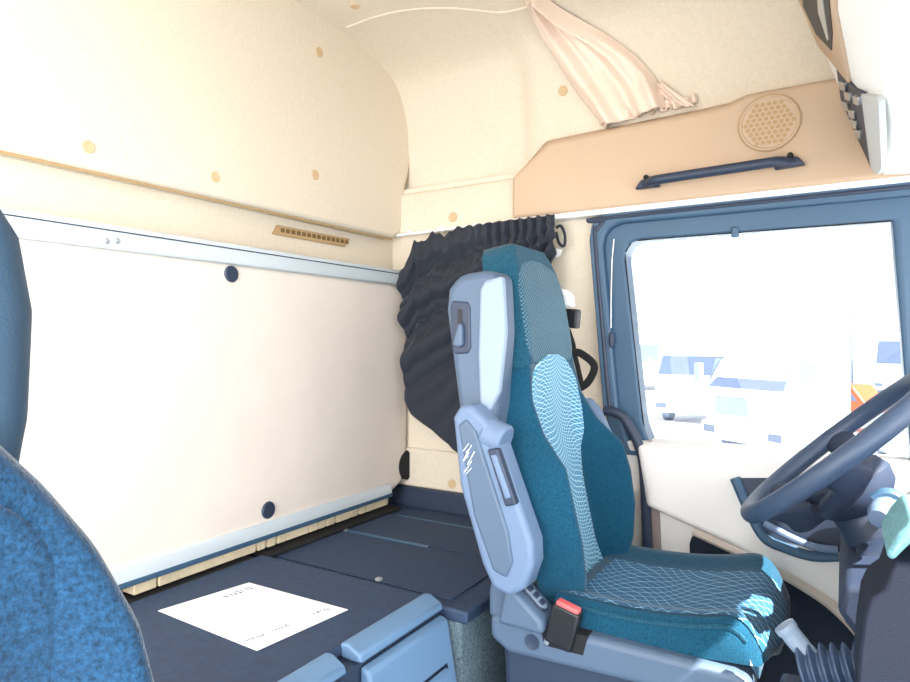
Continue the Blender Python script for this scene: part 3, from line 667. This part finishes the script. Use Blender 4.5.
        for q in (-0.018, 0.0, 0.018):
            obj('rocker', prism([c0 + ax*(a+q) + ay*b + nn*0.006 for a, b in rrect(0, 0, 0.006, 0.009, 0.003, 3)], nn*0.004), M['slate_dark'], pv, bevel=0.001)
        obj('rim_plug', lathe([(0, -0.002), (0.016, -0.002), (0.016, 0.002), (0.012, 0.001), (0, -0.001)], W(-0.062, 0.515, -0.263), (0, -1, 0), seg=20), M['slate_dark'], rt_)
        # seat-belt buckle in its notch
        side([(-0.045, 0.556), (-0.035, 0.515), (0.05, 0.515), (0.06, 0.556)], -0.2635, -0.23, M['rubber'], 'buckle_notch', rt_, 0.002)
        q = Vector((0.25, 0, 0.97)).normalized(); px_ = Vector((0.97, 0, -0.25)).normalized(); cb = W(0.008, 0.565, -0.262)
        rot = Matrix((px_, Vector((0, 1, 0)), q)).transposed()
        bm = bmesh.new(); add_box(bm, cb, (0.060, 0.028, 0.085), rot); bu = obj('belt_buckle', bm, M['black'], rt_, bevel=0.006, seg=3)
        bm = bmesh.new(); add_box(bm, cb + q*0.043, (0.050, 0.022, 0.014), rot); obj('release_button', bm, M['red'], bu, bevel=0.004)
        bm = bmesh.new(); add_box(bm, W(-0.022, 0.545, -0.263), (0.012, 0.020, 0.05), rot); obj('buckle_stalk', bm, M['silver'], bu, bevel=0.003)
    return rt_
make_seat('driver_seat', 'teal blue fabric driver seat with net pattern and folded armrests facing the wheel', Vector((-0.5, 1.5, 0.0)), 'driver')
make_seat('passenger_seat', 'plain dark blue passenger seat in the left foreground, cut by the picture edge', Vector((-0.5, 0.137, -0.072)), 'passenger')

# seat belt loop hanging on the pillar
sb = thing('seat_belt', 'black seat belt webbing hanging beside the far shoulder of the driver seat', 'seat belt', (-0.62, 1.90, 0.95))
wl = [ony(u, v, 1.88) for u, v in ((567, 330), (572, 345), (573, 352), (580, 353), (592, 362), (594, 370), (588, 382), (580, 388))]
obj('webbing', tube(smooth_path(wl, 5), 0.012, ry=0.0025, sides=8), M['rubber'], sb)
w2 = [ony(u, v, 1.88) for u, v in ((574, 352), (578, 368), (582, 386))]
obj('webbing', tube(smooth_path(w2, 5), 0.008, ry=0.002, sides=8), M['rubber'], sb)
lt = [ony(u, v, 1.80) for u, v in ((628, 545), (634, 553), (638, 566), (622, 566), (620, 556))]
la = thing('belt_anchor', 'small black belt anchor with silver tongue low between seat and door pillar', 'belt anchor', (-0.5, 1.80, 0.45))
obj('anchor_plate', prism(lt, (0, 0.012, 0)), M['black'], la, bevel=0.002)
obj('tongue', prism([ony(u, v, 1.795) for u, v in ((632, 546), (637, 560), (640, 566), (632, 564))], (0, 0.006, 0)), M['silver'], la)

# grab bar by the rear door edge
gb = thing('grab_bar', 'curved dark blue grab bar on the pillar between driver seat and door', 'grab bar', (-0.5, 1.93, 0.5))
gp = [ony(u, v, 1.925) for u, v in ((604, 411), (614, 412), (624, 418), (633, 433), (640, 449), (644, 470), (646, 510), (648, 562))]
obj('bar', tube(smooth_path(gp, 6), 0.015, sides=12), M['slate_dark'], gb)
obj('cover_strip', prism([ony(u, v, 1.94) for u, v in ((648, 440), (656, 452), (661, 566), (651, 566))], (0, 0.04, 0)), M['pillar'], gb, bevel=0.004)
# blind cord
bc = thing('blind_cord', 'thin white cord with dark toggle hanging down the rear window frame', 'cord', (-0.62, 1.945, 1.05))
cpt = [ony(u, v, 1.94) for u, v in ((614, 239), (612, 260), (611, 300), (611, 328))]
obj('string', tube(cpt, 0.0016, sides=6), M['white'], bc)
obj('toggle', lathe([(0, 0), (0.007, 0.006), (0.009, 0.025), (0.006, 0.045), (0, 0.05)], ony(611.5, 348, 1.938), (0, 0, 1), seg=14), M['slate_dark'], bc)

# ================================================================== DASHBOARD, WHEEL, LEVER
da = thing('dashboard', 'dark slate dashboard at the right edge with green-teal pad on top', 'dashboard', (0.3, 1.3, 0.0))
def outl(pts, y): return [ony(u, v, y) for u, v in pts]
P_ = outl([(894, 561), (884, 588), (871, 597), (863, 614), (858, 650), (855, 684)], 1.0)
P_ += [Vector((0.03, 1.0, 0.30)), Vector((0.50, 1.0, 0.30)), Vector((0.50, 1.0, 0.89))]
cst = obj('centre_stack', prism(P_, (0, 0.14, 0)), M['stack'], da, bevel=0.006, seg=3)
P_ = outl([(885, 555), (898, 534), (912, 519)], 0.99) + [Vector((0.50, 0.99, 0.93)), Vector((0.50, 0.99, 0.90))] + outl([(912, 543), (893, 562)], 0.99)
obj('top_pad', prism(P_, (0, 0.16, 0)), M['teal_pad'], da, bevel=0.010, seg=3)
obj('knee_panel', xz([(-0.01, 0.70), (0.0, 0.745), (0.08, 0.765), (0.16, 0.79), (0.24, 0.86), (0.6, 0.90), (0.6, 0.30), (0.14, 0.36), (0.06, 0.60)], 1.24, 1.885), M['dash'], da, bevel=0.012, seg=3)
obj('instrument_hood', xz([(0.22, 0.85), (0.25, 0.93), (0.31, 0.98), (0.6, 0.99), (0.6, 0.86)], 1.14, 1.885), M['cream'], da, bevel=0.02, seg=3)  # cream colour paints sunlit brightness onto the dash top

swl = thing('steering_wheel', 'large black steering wheel tilted flat on its column in front of the door window', 'steering wheel', (-0.006, 1.5, 0.944))
TL = R(43); wc = Vector((-0.005, 1.5, 0.944)); wa = Vector((cos(TL), 0, sin(TL))); wn = Vector((-sin(TL), 0, cos(TL))); wy = Vector((0, 1, 0))
RW = 0.225
ringp = [wc + (wa*cos(2*pi*k/64) + wy*sin(2*pi*k/64))*RW for k in range(64)]
obj('rim', tube(ringp, 0.0195, closed=True, sides=16, up=wn), M['rim'], swl)
hn = Vector((-0.45, 0, 0.89)).normalized(); hc = wc + Vector((-0.015, 0, -0.045))
obj('hub', lathe([(0, 0.0), (0.05, -0.002), (0.078, -0.010), (0.092, -0.03), (0.088, -0.06), (0.07, -0.085), (0.045, -0.10), (0, -0.10)], hc, hn, seg=36), M['dash'], swl)
for a in (95, 150, 210, 265):                    # broad dished spokes
    d_ = wa*cos(R(a)) + wy*sin(R(a))
    obj('spoke', tube([hc - hn*0.045 + d_*0.05, hc - hn*0.045 + d_*0.11, wc - wn*0.045 + d_*0.165, wc - wn*0.014 + d_*0.205, wc + d_*(RW-0.002)], [0.050, 0.046, 0.040, 0.032, 0.026], ry=[0.024, 0.022, 0.018, 0.014, 0.012], sides=14, up=wn), M['dash'], swl)
sc_ = thing('steering_column', 'dark steering column shroud with control stalks below the wheel', 'steering column', (0.05, 1.5, 0.6))
c1 = hc - hn*0.09
obj('shroud', tube([c1, c1 - wn*0.06 - Vector((0, 0, 0.01)), c1 - wn*0.14 - Vector((0, 0, 0.03)), c1 - wn*0.24 - Vector((0, 0, 0.06))], [0.05, 0.062, 0.066, 0.06], ry=[0.045, 0.06, 0.065, 0.06], sides=20), M['slate_dark'], sc_)
st = [wc - wn*0.13 + Vector((0.0, -0.05, 0)), wc - wn*0.12 + Vector((0.02, -0.13, 0.0)), wc - wn*0.105 + Vector((0.01, -0.20, 0.0)), wc - wn*0.10 + Vector((-0.015, -0.235, 0.0))]
obj('stalk', tube(smooth_path(st, 5), [0.010]*5+[0.013]*5+[0.017]*6, sides=12), M['lilac'], sc_)
kn = lathe([(0, -0.03), (0.016, -0.026), (0.022, -0.01), (0.022, 0.01), (0.016, 0.024), (0, 0.028)], ony(884, 512, 1.27), (0.3, 0.9, 0.3), seg=20)
obj('stalk_knob', kn, M['lilac'], sc_)
sk2 = [ony(u, v, 1.32) for u, v in ((874, 500), (886, 494), (898, 498), (906, 512), (908, 532))]
obj('stalk_loop', tube(smooth_path(sk2, 5), 0.011, sides=10), M['slate'], sc_)
obj('ignition_shroud', xz([(-0.005, 0.62), (0.02, 0.76), (0.10, 0.80), (0.14, 0.62), (0.05, 0.58)], 1.40, 1.56), M['slate_dark'], sc_, bevel=0.02, seg=3)

gv = thing('gear_lever', 'folded grey gear lever with ribbed rubber bellows beside the front of the driver seat', 'gear lever', (-0.02, 1.12, 0.60))
g0, g1, g2 = ony(783, 624, 1.20), ony(800, 645, 1.20), ony(822, 668, 1.195)
obj('handle', tube(smooth_path([g0, g0.lerp(g1, 0.4), g1, g2], 5), [0.006]+[0.0185]*4+[0.0165]*6+[0.015]*5, sides=14), M['vinyl'], gv)
b0, b1 = ony(803, 672, 1.19), ony(872, 668, 1.19)
bl = []; n = 60
for i in range(n+1):
    t = i/n; bl.append((0.036+0.0065*sin(t*2*pi*6)-0.004*t, (b1-b0).length*t))
obj('bellows', lathe([(0, 0)]+bl+[(0, (b1-b0).length)], b0, (b1-b0), seg=28), M['bellows'], gv)
obj('lever_base', box(-0.09, 0.0, 1.15, 1.20, 0.0, 0.60), M['slate_dark'], gv, bevel=0.01)

# ================================================================== OUTSIDE seen through the door window
gd = obj('ground', box(-90, 120, 3.0, 160, -1.75, -1.6), M['concrete']); tag(gd, kind='structure')
def gpos(u, dist):
    r = ray(u, CV); r.normalize(); k = dist/(r.dot(DV)); return CAM.x + r.x*k, CAM.y + r.y*k
def truck(u, dist, yaw, label, mb='truck_white', hgt=3.0, wdt=2.4, name='truck', trailer=0, group='parked trucks outside the window'):
    x, y = gpos(u, dist); g = -1.6
    t = thing(name, label, 'truck', (x, y, g), group); t.rotation_euler = (0, 0, yaw)
    W = wdt/2
    def L(nm, bm, m, par=t, **k): return obj(nm, bm, m, par, local=True, **k)
    prof = [(-1.0, 0.75), (1.02, 0.75), (1.08, 0.9), (1.05, 1.55), (0.80, hgt-0.35), (0.55, hgt), (-1.0, hgt)]
    L('cab', prism([(a, -W, b) for a, b in prof], (0, wdt, 0)), M[mb], bevel=0.06, seg=3)
    L('windscreen', prism([(1.065, -W+0.12, 1.62), (1.065, W-0.12, 1.62), (0.845, W-0.2, hgt-0.45), (0.845, -W+0.2, hgt-0.45)], (0.02, 0, 0.008)), M['truck_glass'])
    for s in (-1, 1):
        L('side_window', prism([(0.95, s*(W+0.002), 1.65), (0.15, s*(W+0.002), 1.65), (0.15, s*(W+0.002), 2.3), (0.72, s*(W+0.002), 2.3)], (0, s*0.012, 0)), M['truck_glass'])
        L('mirror', box(1.05, 1.2, s*(W+0.05), s*(W+0.25), 1.7, 2.2), M['truck_grey'], bevel=0.03)
    L('grille', box(1.06, 1.10, -W+0.35, W-0.35, 0.95, 1.4), M['truck_grey'], bevel=0.02)
    L('bumper', box(0.75, 1.18, -W-0.02, W+0.02, 0.35, 0.78), M['truck_white'], bevel=0.05)
    for s in (-1, 1): L('headlight', box(1.17, 1.2, s*0.95-0.18, s*0.95+0.18, 0.5, 0.68), M['truck_glass'], bevel=0.02)
    L('chassis', box(-3.2, 0.8, -0.4, 0.4, 0.55, 0.8), M['truck_grey'])
    for wx in (0.2, -2.6):
        for s in (-1, 1): L('wheel', lathe([(0, -0.15), (0.3, -0.15), (0.5, -0.12), (0.5, 0.12), (0.3, 0.15), (0, 0.12)], (wx, s*(W-0.2), 0.5), (0, 1, 0), seg=20), M['truck_grey'])
    if trailer: L('box_body', box(-3.4-trailer, -1.15, -W, W, 0.95, hgt+0.3), M['truck_white'], bevel=0.03)
    return t
truck(655, 36, R(-70), 'white truck furthest left in the window, faint against the glare', trailer=2)
truck(700, 22, R(-95), 'white truck with grille lines left of the middle of the window', hgt=2.7)
truck(776, 15.5, R(-125), 'white truck with a blue-grey windscreen in the middle of the window', hgt=2.3)
truck(905, 32, R(-100), 'white truck standing behind the orange vehicle at the right of the window', trailer=4, hgt=3.2)
x, y = gpos(848, 20)
ov_ = thing('orange_vehicle', 'low orange vehicle half hidden behind the steering wheel rim', 'vehicle', (x, y, -1.6)); ov_.rotation_euler = (0, 0, R(-20))
obj('body', prism([(-1.3, -0.8, 0.4), (1.5, -0.8, 0.4), (1.55, -0.8, 0.75), (0.75, -0.8, 0.9), (0.4, -0.8, 1.4), (-1.25, -0.8, 1.4)], (0, 1.6, 0)), M['orange'], ov_, bevel=0.06, seg=3, local=True)
for sd in (-0.805, 0.805):
    obj('side_window', prism([(0.55, sd, 0.95), (0.3, sd, 1.32), (-0.9, sd, 1.32), (-0.9, sd, 0.95)], (0, 0.012*(1 if sd > 0 else -1), 0)), M['truck_glass'], ov_, local=True)
    for wx in (-0.85, 1.0): obj('wheel', lathe([(0, -0.1), (0.22, -0.1), (0.34, -0.08), (0.34, 0.08), (0, 0.1)], (wx, sd*0.9, 0.34), (0, 1, 0), seg=18), M['truck_grey'], ov_, local=True)
for u, d, h, lab in ((670, 40, 2.9, 'thin grey pole at the left of the yard outside'), (744, 40, 2.9, 'thin grey pole in the middle of the yard outside'), (828, 32, 3.6, 'thicker grey pole at the right of the yard outside'), (852, 36, 4.4, 'tall thin pole outside nearest to the front edge of the window')):
    x, y = gpos(u, d); o = obj('yard_pole', lathe([(0.10, 0), (0.09, h), (0, h)], (x, y, -1.6), (0, 0, 1), seg=10), M['truck_grey']); tag(o, lab, 'pole', 'poles in the yard outside')
for (u, d, wd, h, lab) in ((700, 75, 26, 4.6, 'long pale building at the left behind the parked trucks'), (860, 85, 22, 6.0, 'taller pale building at the right behind the parked trucks')):
    x, y = gpos(u, d); t = thing('warehouse', lab, 'building', (x, y, -1.6)); t.rotation_euler = (0, 0, R(10))
    obj('walls', box(-wd/2, wd/2, -4, 4, 0, h), M['wall_pale'], t, local=True)
    obj('roof', box(-wd/2-0.3, wd/2+0.3, -4.3, 4.3, h, h+0.35), M['truck_grey'], t, local=True)
    obj('gate', box(-4, 0, -4.06, -3.98, 0, 3.4), M['truck_grey'], t, local=True)
# exterior mirror seen past the quarter divider
em = thing('door_mirror', 'blue-grey exterior mirror just outside the front corner of the door window', 'mirror', (0.30, 2.35, 0.95))
obj('housing', box(0.17, 0.42, 2.30, 2.40, 0.98, 1.42), M['slate'], em, bevel=0.03, seg=3)
obj('mirror_glass', box(0.163, 0.17, 2.31, 2.39, 1.01, 1.39), M['truck_glass'], em)
obj('mirror_arm', tube([(0.30, 2.34, 0.99), (0.32, 2.20, 0.92), (0.34, 2.06, 0.86)], 0.014, sides=10), M['slate_dark'], em)
